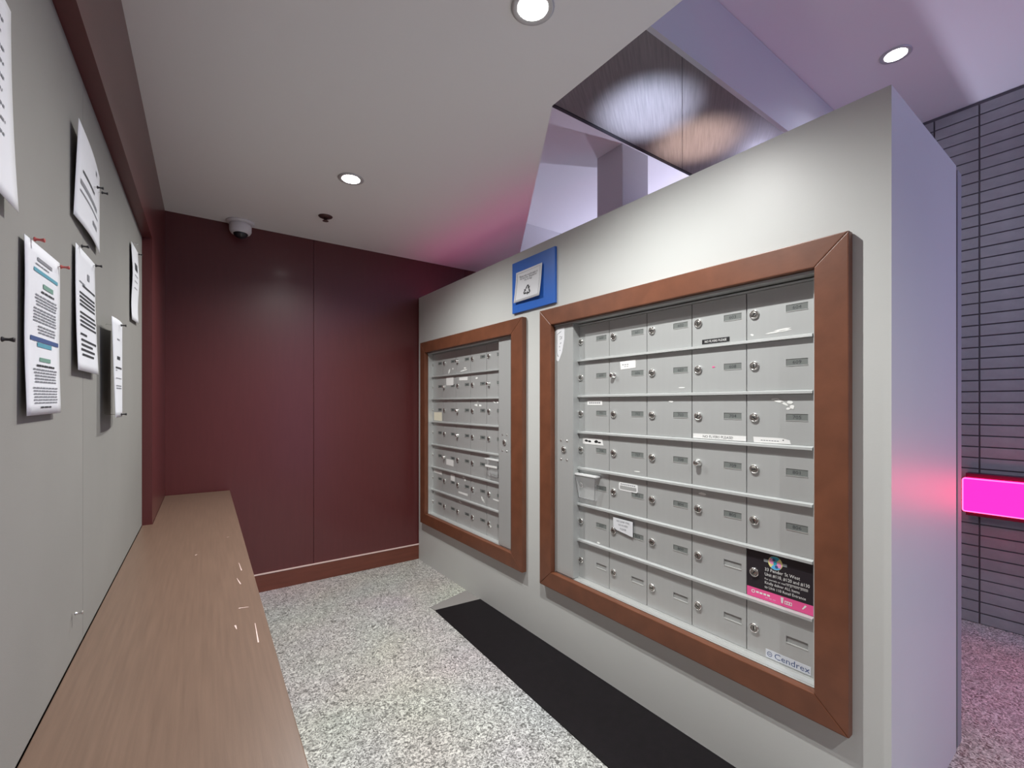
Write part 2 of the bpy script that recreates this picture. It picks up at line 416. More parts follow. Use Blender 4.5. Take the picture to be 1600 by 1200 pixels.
# ------------------------------------------------------------------ pink luminous band of the lobby, and an added pink strip
def rounded(y0, y1, z0, z1, r, n=5):
    pts = []
    for (cy, cz, a0) in ((y1-r, z1-r, 0), (y0+r, z1-r, 90), (y0+r, z0+r, 180), (y1-r, z0+r, 270)):
        for i in range(n+1):
            a = math.radians(a0+90*i/n); pts.append((cy+r*math.cos(a), cz+r*math.sin(a)))
    return pts
def pink_band(y0, y1, z0, z1, label, glow='pink_glow'):
    x = 3.574
    root = top('light_band', label, 'light panel', (x, (y0+y1)/2, z0))
    part('glowing_panel', MB().prism(rounded(y0, y1, z0, z1, 0.012), 0, x, x+0.03, glow).mesh('glowing_panel', (x, y0, z0)), root, (x, y0, z0))
    e = MB()
    o = rounded(y0, y1, z0, z1, 0.012); i_ = rounded(y0+0.006, y1-0.006, z0+0.006, z1-0.006, 0.007)
    for k in range(len(o)):
        j = (k+1) % len(o)
        e.poly([(x-0.001, *o[k]), (x-0.001, *o[j]), (x-0.001, *i_[j]), (x-0.001, *i_[k])], 'pink_edge')
    part('edge_glow', e.mesh('edge_glow', (x, y0, z0)), root, (x, y0, z0), label='paler bright edge of the glowing panel')
    part('shade_board', MB().box((x+0.031, y0-0.02, z0-0.024), (XB-0.002, y1-0.010, z1+0.024), 'plum_shade').mesh('shade_board', (x, y0, z0)), root, (x, y0, z0))  # dark plum colour stands for the shade around the glowing panel
pink_band(-1.55, 0.607, 0.647, 0.837, 'glowing magenta light band low on the grey brick wall')
added_strip = top('added_pink_strip', 'unseen pink glowing strip added on top of the white wall', 'strip light', (1.62, 2.45, PTOP))  # unseen strip added to tint the low ceiling pink
part('added_strip_channel', MB().box((1.605, 1.75, PTOP+0.0005), (1.635, 3.42, PTOP+0.010), 'lamp_trim').mesh('added_strip_channel', (1.62, 2.45, PTOP)), added_strip, (1.62, 2.45, PTOP))
part('added_strip_diffuser', MB().box((1.608, 1.755, PTOP+0.0102), (1.632, 3.415, PTOP+0.016), 'added_pink_glow').mesh('added_strip_diffuser', (1.62, 2.45, PTOP), 0.002), added_strip, (1.62, 2.45, PTOP))

# ------------------------------------------------------------------ tack board, shelf
tb = top('tack_board', 'grey cloth tack board set into the maroon wall above the shelf', 'notice board', (BL, 1.0, SHELF), frame=LEFT)
for a, b in ((-1.85, -0.76), (-0.76, 0.344), (0.344, 1.448), (1.448, BOARD_END)):
    part('board_panel', MB().box((BL-0.018, a+0.0012, SHELF+0.001), (BL, b-0.0012, BOARD_TOP-0.001), 'board_cloth').mesh('board_panel', (BL, a, SHELF), 0.002), tb, (BL, a, SHELF))
sf = top('wall_shelf', 'long scratched brown wooden ledge under the grey tack board', 'shelf', (BL, 1.0, 0), frame=LEFT)
SE = 0.131
part('top_board', MB().prism([(BL+0.001, -1.85), (SE, -1.85), (SE, 3.425), (WL+0.001, 3.432), (WL+0.001, BOARD_END+0.002), (BL+0.001, BOARD_END+0.002)], 2, SHELF-0.038, SHELF, 'shelf_wood').mesh('top_board', (BL, 0, SHELF), 0.002), sf, (BL, 0, SHELF))
part('front_panel', MB().box((SE-0.05, -1.85, 0.0), (SE-0.03, 3.40, SHELF-0.04), 'maroon_base').mesh('front_panel', (SE, 0, 0)), sf, (SE, 0, 0))
mb = MB()
for (x0, y0, x1, y1, wd) in ((0.075, 1.43, 0.098, 1.425, 0.0018), (0.062, 1.325, 0.064, 1.30, 0.002), (0.09, 1.62, 0.083, 1.68, 0.0014),
                             (-0.03, 2.02, -0.024, 2.03, 0.002), (0.075, 2.22, 0.083, 2.225, 0.002), (0.100, 1.75, 0.097, 1.84, 0.0012), (0.102, 1.20, 0.104, 1.31, 0.0014)):
    d = Vector((x1-x0, y1-y0, 0)).normalized(); n = Vector((-d.y, d.x, 0))*wd
    mb.poly([(x0+n.x, y0+n.y, SHELF+0.0003), (x1+n.x*.4, y1+n.y*.4, SHELF+0.0003), (x1-n.x*.4, y1-n.y*.4, SHELF+0.0003), (x0-n.x, y0-n.y, SHELF+0.0003)], 'base_line')
part('scratches', mb.mesh('scratches', (BL, 0, SHELF)), sf, (BL, 0, SHELF), label='pale scratches worn into the top', kind='stuff')

# ------------------------------------------------------------------ sheets of paper on the tack board
def sheet(label, tl, tr, br, bl, prints, off, lift=None, name='notice_sheet'):
    """corners (y, z) on the board; off = gap to the board; lift(u, v) extra distance from the board; prints: (u0, u1, v, height, colour)"""
    def P(u, v, e=0.0):
        y = (tl[0]*(1-u)+tr[0]*u)*(1-v)+(bl[0]*(1-u)+br[0]*u)*v
        z = (tl[1]*(1-u)+tr[1]*u)*(1-v)+(bl[1]*(1-u)+br[1]*u)*v
        return (BL+off+(lift(u, v) if lift else 0.0)+e, y, z)
    base = P(0.5, 1.0)
    me = MB().sheet(P, 8, 16, 0.0003, 'paper').mesh('sheet', base)
    root = top(name, label, 'paper', base, me, LEFT)
    pr = {}
    for (u0, u1, v, hh, col) in prints:
        p = pr.setdefault(col, MB())
        words = [(u0, u1)]
        if hh < 0.016:                 # small print: broken into words
            words = []; u = u0
            while u < u1-0.01:
                l = random.uniform(0.05, 0.13); words.append((u, min(u1, u+l))); u += l+0.014
        for (a, b) in words:
            S = max(1, int((b-a)/0.13))
            for s_ in range(S):
                x0, x1 = a+(b-a)*s_/S, a+(b-a)*(s_+1)/S
                p.poly([P(x0, v, .0011), P(x1, v, .0011), P(x1, v+hh, .0011), P(x0, v+hh, .0011)], col)
    for col, p in pr.items():
        part('printed_text', p.mesh('printed_text', base), root, base, kind='stuff')
    return root
def lines(u0, u1, v0, n, dv, hh, col, ragged=0.12, centre=True):
    out = []
    for i in range(n):
        r = random.uniform(0, ragged)
        out.append((u0+(r/2 if centre else 0), u1-(r/2 if centre else r), v0+i*dv, hh, col))
    return out
sheet('large white sheet at the near end of the tack board', (0.735, 1.815), (0.945, 1.815), (0.945, 1.528), (0.735, 1.531),
      lines(0.15, 0.85, 0.12, 9, 0.07, 0.014, 'ink_grey'), 0.006, lambda u, v: 0.008*v*v)
sheet('white notice with teal band hung from two red pins', (1.002, 1.514), (1.207, 1.521), (1.193, 1.235), (0.996, 1.233),
      [(0.30, 0.72, 0.075, 0.022, 'ink_grey'), (0.25, 0.62, 0.115, 0.008, 'ink_grey'), (0.20, 0.90, 0.145, 0.022, 'ink_teal'), (0.45, 0.75, 0.215, 0.028, 'ink_green'),
       (0.40, 0.78, 0.262, 0.012, 'ink')] + lines(0.22, 0.9, 0.295, 4, 0.018, 0.009, 'ink_grey') + lines(0.16, 0.9, 0.375, 5, 0.018, 0.009, 'ink_grey') +
      lines(0.30, 0.86, 0.475, 3, 0.018, 0.009, 'ink_grey') +
      [(0.12, 0.94, 0.545, 0.026, 'ink_blue'), (0.20, 0.90, 0.552, 0.018, 'ink_teal'), (0.30, 0.72, 0.575, 0.026, 'ink_teal'), (0.36, 0.68, 0.662, 0.024, 'ink_green'),
       (0.28, 0.80, 0.705, 0.012, 'ink')] + lines(0.18, 0.88, 0.73, 5, 0.018, 0.009, 'ink_grey') + lines(0.15, 0.9, 0.838, 6, 0.0175, 0.008, 'ink_grey') + [(0.35, 0.68, 0.952, 0.009, 'ink')],
      0.006, lambda u, v: 0.0008*math.sin(7*v+0.5)+0.004*v)
sheet('landscape white sheet with a bent corner, uppermost on the tack board', (1.322, 1.862), (1.603, 1.848), (1.603, 1.647), (1.322, 1.655),
      [(0.18, 0.62, 0.42, 0.030, 'ink'), (0.12, 0.75, 0.55, 0.05, 'ink_grey'), (0.12, 0.80, 0.66, 0.02, 'ink_grey'), (0.55, 0.75, 0.78, 0.05, 'ink_grey'), (0.70, 0.76, 0.1, 0.05, 'ink_grey')],
      0.006, lambda u, v: 0.008*(1-v)*(1-u)**2+0.006*math.sin(3*u))
sheet('white letter of bold paragraphs hung from two black pins', (1.340, 1.600), (1.545, 1.605), (1.555, 1.326), (1.330, 1.325),
      [(0.55, 0.66, 0.16, 0.055, 'ink_grey')] + [(0.16, 0.42, 0.27, 0.012, 'ink_grey')] + [(0.30, 0.95, 0.285, 0.016, 'ink')] +
      [(0.16, 0.92, 0.355+0.032*i, 0.016, 'ink') for i in range(4)] + [(0.16, 0.90+0.05*(i % 2), 0.515+0.034*i, 0.016, 'ink') for i in range(4)] +
      [(0.16, 0.45, 0.69, 0.017, 'ink'), (0.18, 0.92, 0.735, 0.018, 'ink'), (0.18, 0.72, 0.775, 0.018, 'ink'), (0.16, 0.82, 0.815, 0.018, 'ink'), (0.20, 0.76, 0.855, 0.018, 'ink')],
      0.006, lambda u, v: 0.006*v*v)
sheet('white sheet standing away from the tack board, lower edge pinned', (1.640, 1.492), (1.845, 1.500), (1.845, 1.214), (1.640, 1.214),
      [(0.30, 0.52, 0.20, 0.014, 'ink_grey'), (0.25, 0.50, 0.38, 0.035, 'ink'), (0.12, 0.70, 0.49, 0.016, 'ink'), (0.12, 0.22, 0.52, 0.010, 'ink_grey'),
       (0.12, 0.62, 0.60, 0.009, 'ink_grey'), (0.12, 0.62, 0.675, 0.010, 'ink_grey'), (0.12, 0.62, 0.70, 0.010, 'ink_grey')],
      0.014, lambda u, v: 0.010+0.008*(1-u)*(0.3+v)+0.004*math.sin(3*u))
sheet('greyish sheet with small black emblem beside the board end', (2.235, 1.868), (2.440, 1.880), (2.440, 1.585), (2.235, 1.572),
      [(0.35, 0.72, 0.22, 0.10, 'ink'), (0.3, 0.75, 0.38, 0.012, 'ink_grey'), (0.3, 0.7, 0.46, 0.012, 'ink_grey'), (0.3, 0.7, 0.55, 0.012, 'ink_grey')],
      0.006, lambda u, v: 0.004*math.sin(4*v)**2)
def pin(y, z, col, label, off=0.009, tilt=(0.0, 0.0)):
    """a push pin stuck in the board: steel needle, waisted plastic grip"""
    x = BL+off
    root = top('push_pin', label, 'push pin', (x, y, z), frame=LEFT)
    n = MB().tube((BL-0.004, y, z), (x+0.002, y, z), 0.0006, 0.0006, 'pin_steel')
    part('needle', n.mesh('needle', (x, y, z)), root, (x, y, z))
    g = MB().lathe((x, y, z), [(0.0034, 0.001), (0.0038, 0.0016), (0.0034, 0.0026), (0.0021, 0.0042), (0.0019, 0.0082), (0.0031, 0.0118), (0.0034, 0.0128), (0.0028, 0.0138)], 0, col, 12)
    part('grip', g.mesh('grip', (x, y, z)), root, (x, y, z))
pin(1.034, 1.516, 'pin_red', 'red push pin holding the first top corner of the teal-banded notice')
pin(1.196, 1.512, 'pin_red', 'red push pin holding the far top corner of the teal-banded notice')
pin(1.372, 1.602, 'pin_black', 'black push pin at the near top corner of the bold letter')
pin(1.528, 1.598, 'pin_black', 'black push pin at the far top corner of the bold letter')
pin(1.575, 1.800, 'pin_black', 'black push pin in the landscape sheet', off=0.014)
pin(1.500, 1.785, 'pin_black', 'black push pin near the middle of the landscape sheet', off=0.016)
pin(2.270, 1.870, 'pin_steel', 'pale push pin at the near top corner of the greyish sheet')
pin(2.415, 1.868, 'pin_black', 'dark push pin at the far top corner of the greyish sheet')
pin(0.905, 1.340, 'pin_black', 'black push pin stuck alone in the bare tack board', off=0.006)
pin(1.745, 1.482, 'pin_black', 'black push pin at the top of the sheet standing away', off=0.032)
pin(1.735, 1.222, 'pin_black', 'black push pin at the lower edge of the sheet standing away', off=0.034)
pin(1.34, 0.800, 'pin_steel', 'small steel pin low on the tack board above the shelf', off=0.004)

# ------------------------------------------------------------------ mailbox banks
XD = 1.580           # door faces
ROWS = [0.404, 0.581, 0.757, 0.932, 1.108, 1.284, 1.459, 1.634]     # underside of each row's rail
def door_mesh(wd, hh):
    """door slab with a shallow name slot; local: y from 0 (viewer's right) to wd, z from 0"""
    mb = MB(); t = 0.004
    ya, yb, za, zb = 0.018, 0.082, 0.078, 0.099
    Y = [0.0015, ya, yb, wd-0.0015]; Z = [0.0, za, zb, hh]
    for i in range(3):
        for j in range(3):
            if i == 1 and j == 1: continue
            mb.poly([(0, Y[i], Z[j]), (0, Y[i+1], Z[j]), (0, Y[i+1], Z[j+1]), (0, Y[i], Z[j+1])], 'aluminium')
    dp = 0.0035
    mb.poly([(dp, ya, za), (dp, yb, za), (dp, yb, zb), (dp, ya, zb)], 'slot_dark')
    mb.poly([(0, ya, za), (0, yb, za), (dp, yb, za), (dp, ya, za)], 'aluminium_trim')
    mb.poly([(0, ya, zb), (0, yb, zb), (dp, yb, zb), (dp, ya, zb)], 'slot_dark')
    for y in (ya, yb): mb.poly([(0, y, za), (dp, y, za), (dp, y, zb), (0, y, zb)], 'aluminium')
    a, b, c, e = Y[0], Y[3], Z[0], Z[3]
    for q in (((a, c), (b, c)), ((b, c), (b, e)), ((b, e), (a, e)), ((a, e), (a, c))):
        mb.poly([(0, *q[0]), (0, *q[1]), (0.012, *q[1]), (0.012, *q[0])], 'aluminium')
    # a small lip below the slot catches the light
    mb.box((-0.0012, ya, za-0.0022), (0, yb, za), 'aluminium_trim')
    return mb.mesh('door')
def lock_mesh(ang, r=0.0155):
    mb = MB()
    mb.lathe((0, 0, 0), [(r, 0.001), (r*1.02, -0.004), (r*0.92, -0.0065), (r*0.74, -0.0068), (r*0.72, -0.0045)], 0, 'chrome', 20)
    mb.lathe((0, 0, 0), [(r*0.71, -0.003), (r*0.69, -0.0062), (r*0.4, -0.0066)], 0, 'lock_core', 16)
    c, s = math.cos(ang), math.sin(ang)
    p = [(-.45, -.12), (.45, -.12), (.45, .12), (-.45, .12)]
    mb.poly([(-0.0070, r*(u*c-v*s), r*(u*s+v*c)) for u, v in p], 'black')
    p = [(-.15, .16), (.5, .16), (.3, .42), (-.1, .42)]
    mb.poly([(-0.0069, r*(u*c-v*s), r*(u*s+v*c)) for u, v in p], 'chrome')
    return mb.mesh('lock')
LOCKS = [lock_mesh(a) for a in (1.57, 1.2, 0.6, 2.2, 0.0)]
LOCK_OUT = {}
def long_lock():
    mb = MB()
    mb.lathe((0, 0, 0), [(0.0135, 0.001), (0.0140, -0.004), (0.0110, -0.006), (0.0108, -0.018), (0.0090, -0.020), (0.004, -0.020)], 0, 'chrome', 20)
    mb.poly([(-0.0203, -0.0055, -0.0015), (-0.0203, 0.0055, -0.0015), (-0.0203, 0.0055, 0.0015), (-0.0203, -0.0055, 0.0015)], 'black')
    return mb.mesh('lock')
LONG_LOCK = long_lock()

def flat(pts, m, x, th=0.0008):
    """thin sticker: outline pts (y, z), front at x"""
    return MB().prism(pts, 0, x, x+th, m)
def rect(y0, z0, y1, z1): return [(y0, z0), (y1, z0), (y1, z1), (y0, z1)]
def sticker(door, name, mb, at, label=None):
    return part(name, mb.mesh(name, at), door, at, label)

def make_bank(label, op, cols, panel, frame_o, numbers, empties, longs):
    yc = (op['y0']+op['y1'])/2
    root = top('mailbox_bank', label, 'mailboxes', (PX, yc, frame_o['z0']), group='mailbox banks in the white wall')
    # wooden picture frame, mitred
    fr = MB(); o, i = frame_o, op
    x0, x1 = 1.509, 1.539
    oy0, oy1, oz0, oz1 = o['y0'], o['y1'], o['z0'], o['z1']; iy0, iy1, iz0, iz1 = i['y0'], i['y1'], i['z0'], i['z1']
    for pts in ([(oy0, oz1), (oy1, oz1), (iy1, iz1), (iy0, iz1)], [(oy0, oz0), (oy1, oz0), (iy1, iz0), (iy0, iz0)],
                [(oy0, oz0), (oy0, oz1), (iy0, iz1), (iy0, iz0)], [(oy1, oz0), (oy1, oz1), (iy1, iz1), (iy1, iz0)]):
        c = (x0, sum(p[0] for p in pts)/4, sum(p[1] for p in pts)/4)
        part('frame_member', MB().prism(pts, 0, x0, x1, 'frame_wood').mesh('frame_member', c, 0.003), root, c)
    # wooden lining of the opening
    ln = MB(); e = 0.0015
    ln.box((x1, iy0, iz1-e), (1.613, iy1, iz1-0.0002), 'aluminium_trim'); ln.box((x1, iy0, iz0+0.0002), (1.613, iy1, iz0+e), 'aluminium_trim')
    ln.box((x1, iy0+0.0002, iz0), (1.613, iy0+e, iz1), 'aluminium_trim'); ln.box((x1, iy1-e, iz0), (1.613, iy1-0.0002, iz1), 'aluminium_trim')
    part('lining', ln.mesh('lining', (x1, yc, iz0)), root, (x1, yc, iz0))
    # aluminium casing around and behind the doors
    cs = MB(); yl, yr = max(cols), min(cols)
    e = 0.0018
    cs.box((1.614, iy0+e, iz0+e), (1.619, iy1-e, iz1-e), 'recess_dark')
    cs.box((1.545, iy0+e, iz0+e), (1.613, iy1-e, iz0+0.0045), 'aluminium_trim')             # sill
    cs.box((1.571, iy0+e, iz0+0.0046), (1.613, iy1-e, ROWS[0]-0.0005), 'aluminium_trim')
    cs.box((1.532, iy0+e, iz1-0.009), (1.613, iy1-e, iz1-0.002), 'aluminium')                  # head trim
    cs.box((1.574, yr, ROWS[-1]+0.0005), (1.613, yl, min(ROWS[-1]+0.007, iz1-0.0122)), 'aluminium')
    cs.box((1.569, iy0+e, iz0+0.006), (1.613, yr-0.001, iz1-0.014), 'aluminium_trim')
    if yl+0.001 < iy1-e-0.002: cs.box((1.569, yl+0.001, iz0+0.006), (1.613, iy1-e, iz1-0.014), 'aluminium_trim')
    part('casing', cs.mesh('casing', (1.6, yc, iz0)), root, (1.6, yc, iz0))
    # service panel with lock and screws, standing proud of the doors
    py0, py1 = panel
    sp = part('service_panel', MB().box((1.537, py0, iz0+0.0055), (1.612, py1, iz1-0.010), 'aluminium').mesh('service_panel', (1.537, py0, iz0), 0.0012), root, (1.537, py0, iz0))
    pc = (py0+py1)/2
    for (dy, z) in ((0.022, 1.070), (-0.022, 1.070), (0.022, 0.975), (-0.022, 0.975)):
        part('screw', MB().lathe((1.537, pc+dy, z), [(0.0055, 0.0), (0.005, -0.002), (0.002, -0.0035)], 0, 'chrome', 10).mesh('screw', (1.537, pc+dy, z)), sp, (1.537, pc+dy, z))
    part('panel_lock', LOCKS[2], sp, (1.537, pc, 1.026))
    # rails between the rows
    for r in range(1, 7):
        z = ROWS[r]
        part('rail', MB().prism([(1.572, z), (1.5645, z+0.0012), (1.5655, z+0.009), (1.578, z+0.0125), (1.611, z+0.0125), (1.611, z)], 1, yr+0.0008, yl-0.0008, 'aluminium')
             .mesh('rail', (1.56, yr, z)), root, (1.56, yr, z))
    doors = {}
    shared = {}
    for r in range(7):
        zt = ROWS[7-r]; zb = ROWS[6-r]            # r = 0 is the top row
        zb2 = zb+0.0132 if r < 6 else zb+0.0005; zt2 = zt-0.0008
        for c in range(5):
            yL, yR = cols[c], cols[c+1]
            key = (round(yL-yR, 3), round(zt2-zb2, 3))
            if key not in shared: shared[key] = door_mesh(yL-yR, zt2-zb2)
            at = (XD, yR, zb2)
            d = part('door', shared[key], root, at); doors[(r, c)] = d
            dz = 0.0885
            lk = LONG_LOCK if (r, c) in longs else LOCKS[(r*3+c*7+r*c) % 5]
            part('lock', lk, d, (XD, yL-0.027, zb2+dz-0.004))
            if (r, c) not in empties:
                pl = MB().box((XD+0.0012, yR+0.0185, zb2+0.0785), (XD+0.003, yR+0.0815, zb2+0.0985), 'plate_grey')
                if numbers:
                    put_text(pl, numbers[r][c], 0.0155, lambda x, y: (XD+0.0010, yR+0.050-x, zb2+0.0830+y), 'ink', 'CENTER', 1.15)
                else:
                    for k in range(3): pl.box((XD+0.0009, yR+0.034+0.011*k, zb2+0.0835), (XD+0.0012, yR+0.042+0.011*k, zb2+0.0935), 'ink')
                part('name_plate', pl.mesh('name_plate', (XD, yR, zb2)), d, (XD, yR, zb2))
    return root, doors, sp

NUM = [['600', '601', '602', '603', '604'], ['605', '606', '607', '608', '609'], ['701', '702', '703', '704', '705'],
       ['706', '707', '708', '709', '801'], ['802', '803', '804', '805', '806'], ['807', '808', '809', '', ''], ['']*5]
lc = [1.643-0.2092*k for k in range(6)]
bankL, dL, spL = make_bank('near bank of steel mailboxes with black placard, in a mitred brown wooden frame', LO, lc, (1.6285, 1.757),
    dict(y0=0.485, y1=1.852, z0=0.314, z1=1.738), NUM, {(5, 3), (5, 4), (6, 0), (6, 1), (6, 2), (6, 3), (6, 4)}, {(1, 1), (3, 3)})
sc = [3.291-0.2040*k for k in range(6)]
sc[5] = 2.276
bankS, dS, spS = make_bank('far bank of steel mailboxes beside the maroon wall, in a brown wooden frame', SO, sc, (2.150, 2.2745),
    dict(y0=2.003, y1=3.340, z0=0.322, z1=1.733), None, set(), {(0, 2), (1, 1), (1, 4), (2, 2), (3, 2), (4, 1)})

# stickers, notes and marks on the near bank's doors
XS = XD-0.0009
def at_(y, z): return (XS, y, z)
mb = flat(rect(0.867, 1.4755, 0.973, 1.4925), 'black', XS)
put_text(mb, 'NO FLYERS PLEASE', 0.0118, lambda x, y: (XS-0.0003, 0.920-x, 1.4800+y), 'sticker_white', 'CENTER', 0.86)
sticker(dL[(0, 3)], 'sticker', mb, at_(0.973, 1.4755), 'black label with white lettering')
mb = flat(rect(0.8075, 1.1225, 1.0095, 1.1400), 'sticker_white', XS)
put_text(mb, 'NO FLYERS PLEASE!', 0.0135, lambda x, y: (XS-0.0003, 0.912-x, 1.1265+y), 'ink', 'CENTER', 1.0)
sticker(dL[(2, 3)], 'sticker', mb, at_(1.0, 1.12), 'white label strip with black lettering')
mb = flat([(0.664, 1.1222), (0.781, 1.1215), (0.783, 1.1400), (0.690, 1.1400), (0.668, 1.1345)], 'sticker_white', XS)
for k in range(7): mb.box((XS-0.0003, 0.758-0.0085*k, 1.1288), (XS, 0.7518-0.0085*k, 1.1312), 'ink_grey')
mb.box((XS-0.0003, 0.689, 1.132), (XS, 0.6855, 1.1355), 'ink')
sticker(dL[(2, 4)], 'sticker', mb, at_(0.78, 1.12), 'torn white tape strip')
def blobs(door, spots, name='glue_mark', m='glue_residue', x=XS):
    b = MB()
    for (y, z, ry, rz, a) in spots:
        pts = []
        for k in range(9):
            t = 2*math.pi*k/9; rr = random.uniform(0.75, 1.1)
            u, v = ry*rr*math.cos(t), rz*rr*math.sin(t); pts.append((y+u*math.cos(a)-v*math.sin(a), z+u*math.sin(a)+v*math.cos(a)))
        b.poly([(x, *p) for p in pts], m)
    c = (x, spots[0][0], spots[0][1])
    part(name, b.mesh(name, c), door, c)
blobs(dL[(2, 4)], [(0.712, 1.268, 0.014, 0.004, -0.1), (0.700, 1.261, 0.016, 0.005, 0.2), (0.683, 1.253, 0.013, 0.004, 0.5), (0.668, 1.257, 0.010, 0.006, 0.2), (0.661, 1.243, 0.008, 0.008, 0), (0.672, 1.237, 0.008, 0.004, 0)])
blobs(dL[(0, 4)], [(0.700, 1.489, 0.042, 0.0028, -0.06), (0.690, 1.494, 0.028, 0.004, -0.05), (0.787, 1.4885, 0.006, 0.004, 0.4)])
blobs(dL[(1, 2)], [(1.060, 1.316, 0.016, 0.0022, 0)])
blobs(dL[(2, 2)], [(1.108, 1.262, 0.012, 0.0035, 0.15)])
blobs(dL[(3, 1)], [(1.275, 0.962, 0.018, 0.0025, 0)])
blobs(dL[(4, 3)], [(0.973, 0.915, 0.017, 0.006, 0)])
blobs(dL[(5, 0)], [(1.50, 0.600, 0.010, 0.005, 0)])
blobs(dL[(1, 3)], [(0.928, 1.388, 0.006, 0.003, 0)], m='placard_pink')
mb = flat([(1.284, 1.409), (1.366, 1.405), (1.370, 1.440), (1.284, 1.443)], 'sticker_white', XS)
for k in range(3): mb.box((XS-0.0003, 1.357-0.013*k, 1.424), (XS, 1.349-0.013*k, 1.4275), 'ink_grey')
for k in range(2): mb.box((XS-0.0003, 1.345-0.013*k, 1.416), (XS, 1.337-0.013*k, 1.4185), 'ink_grey')
sticker(dL[(1, 1)], 'sticker', mb, at_(1.37, 1.405), 'plain white label')
mb = flat(rect(1.477, 1.247, 1.573, 1.268), 'sticker_white', XS)
for k in range(6): mb.box((XS-0.0003, 1.561-0.0125*k, 1.2545), (XS, 1.552-0.0125*k, 1.2605), 'ink_grey')
sticker(dL[(2, 0)], 'sticker', mb, at_(1.57, 1.247), 'white name label')
mb = flat([(1.470, 1.059), (1.603, 1.059), (1.604, 1.088), (1.478, 1.088)], 'sticker_white', XS)
for (y, z, ry, rz) in ((1.580, 1.075, .012, .005), (1.558, 1.073, .012, .0045), (1.515, 1.0745, .012, .006), (1.495, 1.0715, .011, .004)):
    mb.poly([(XS-0.0003, y+ry*math.cos(2*math.pi*k/8)*random.uniform(.8, 1.2), z+rz*math.sin(2*math.pi*k/8)*random.uniform(.8, 1.3)) for k in range(8)], 'black')
sticker(dL[(3, 0)], 'sticker', mb, at_(1.6, 1.058), 'white label with names blacked out')
# embossed clear label
mb = flat(rounded(1.272, 1.377, 0.868, 0.9035, 0.009), 'plastic_edge', XS)
mb.prism(rounded(1.279, 1.371, 0.874, 0.890, 0.005), 0, XS-0.0004, XS, 'aluminium')
for k in range(8): mb.box((XS-0.0004, 1.366-0.0105*k, 0.8945), (XS, 1.359-0.0105*k, 0.8985), 'ink_grey')
sticker(dL[(4, 1)], 'sticker', mb, at_(1.377, 0.868), 'clear embossed label')
# handwritten note
mb = MB().prism([(1.293, 0.6755), (1.330, 0.681), (1.382, 0.688), (1.402, 0.697), (1.404, 0.742), (1.293, 0.742)], 0, XS-0.0075, XS-0.0068, 'paper')
for t, z in (('NO JUNK MAIL', 0.7265), ('NO FLYERS', 0.7105), ('PLEASE', 0.6945)):
    put_text(mb, t, 0.0120, lambda x, y, z=z: (XS-0.0080, 1.346-x, z+y), 'ink_grey', 'CENTER', 0.92)
sticker(dL[(5, 1)], 'taped_note', mb, at_(1.40, 0.675), 'small white handwritten note')
# Cendrex sticker
mb = flat(rect(0.607, 0.4075, 0.742, 0.434), 'sticker_pale', XS)
put_text(mb, 'Cendrex', 0.0265, lambda x, y: (XS-0.0003, 0.7155-x, 0.4125+y), 'ink_blue', 'LEFT', 1.12)
for k in range(16):
    a, b = 2*math.pi*k/16, 2*math.pi*(k+1)/16
    mb.poly([(XS-0.0003, 0.7295+r*math.cos(t), 0.4205+r*math.sin(t)) for r, t in ((.0082, a), (.0082, b), (.0064, b), (.0064, a))], 'ink_blue')
mb.box((XS-0.0003, 0.7250, 0.4195), (XS, 0.7340, 0.4213), 'ink_blue')
sticker(dL[(6, 4)], 'maker_sticker', mb, at_(0.742, 0.4075), 'pale maker sticker with blue lettering')
blobs(dL[(6, 4)], [(0.757, 0.548, 0.003, 0.0015, 0)])
# black placard of the shop
yL, yR, zb, zt = 0.8045, 0.5985, 0.5945, 0.7555
mb = flat(rect(yR, zb, yL, zt), 'placard_black', XS, 0.0008)
XP = XS-0.0003
mb.poly([(XP, *p) for p in rect(yR, zb, yL, zb+0.032)], 'placard_pink')
def T(s, size, left, z, m='sticker_white', sx=1.0): put_text(mb, s, size, lambda x, y: (XP-0.0003, left-x, z+y), m, 'LEFT', sx)
T('33 Pender St West', 0.0152, 0.7455, 0.6945, sx=0.92)
T('Unit #110, #120 and #130', 0.0152, 0.7455, 0.6785, sx=0.83)
T('For parcels or mail to go here, please', 0.0088, 0.7455, 0.6650, sx=0.98)
T('Kindly deliver ALL Items', 0.0128, 0.7455, 0.6510, sx=0.84)
T('to Unit 110 Retail Entrance', 0.0128, 0.7455, 0.6365, sx=0.88)
def disc(cy, cz, r, m, dx, a0=0, a1=360, n=18, sy=1.0):
    pts = [(cy, cz)] if a1-a0 < 360 else []
    for k in range(n+1 if a1-a0 < 360 else n):
        t = math.radians(a0+(a1-a0)*k/n); pts.append((cy+sy*r*math.cos(t), cz+r*math.sin(t)))
    mb.poly([(XP-dx, *p) for p in pts], m)
LCY, LCZ = 0.7115, 0.7275
mb.poly([(XP-0.0002, *p) for p in ((0.7480, 0.7330), (0.7480, 0.7240), (0.6760, 0.7240), (0.6760, 0.7330))], 'logo_grey')
disc(LCY, LCZ, 0.0225, 'logo_yellow', 0.0004)
disc(LCY, LCZ+0.0002, 0.0215, 'logo_teal', 0.0006, 40, 130, 10)
disc(LCY, LCZ-0.0002, 0.0215, 'logo_blue', 0.0006, 220, 310, 10)
disc(LCY+0.010, LCZ+0.004, 0.0095, 'logo_pink', 0.0008); disc(LCY-0.010, LCZ-0.004, 0.0095, 'logo_pink', 0.0008)
disc(LCY+0.004, LCZ+0.010, 0.0050, 'ink_blue', 0.0010); disc(LCY-0.004, LCZ-0.011, 0.0050, 'ink_blue', 0.0010)
disc(LCY, LCZ, 0.0060, 'logo_teal', 0.0010)
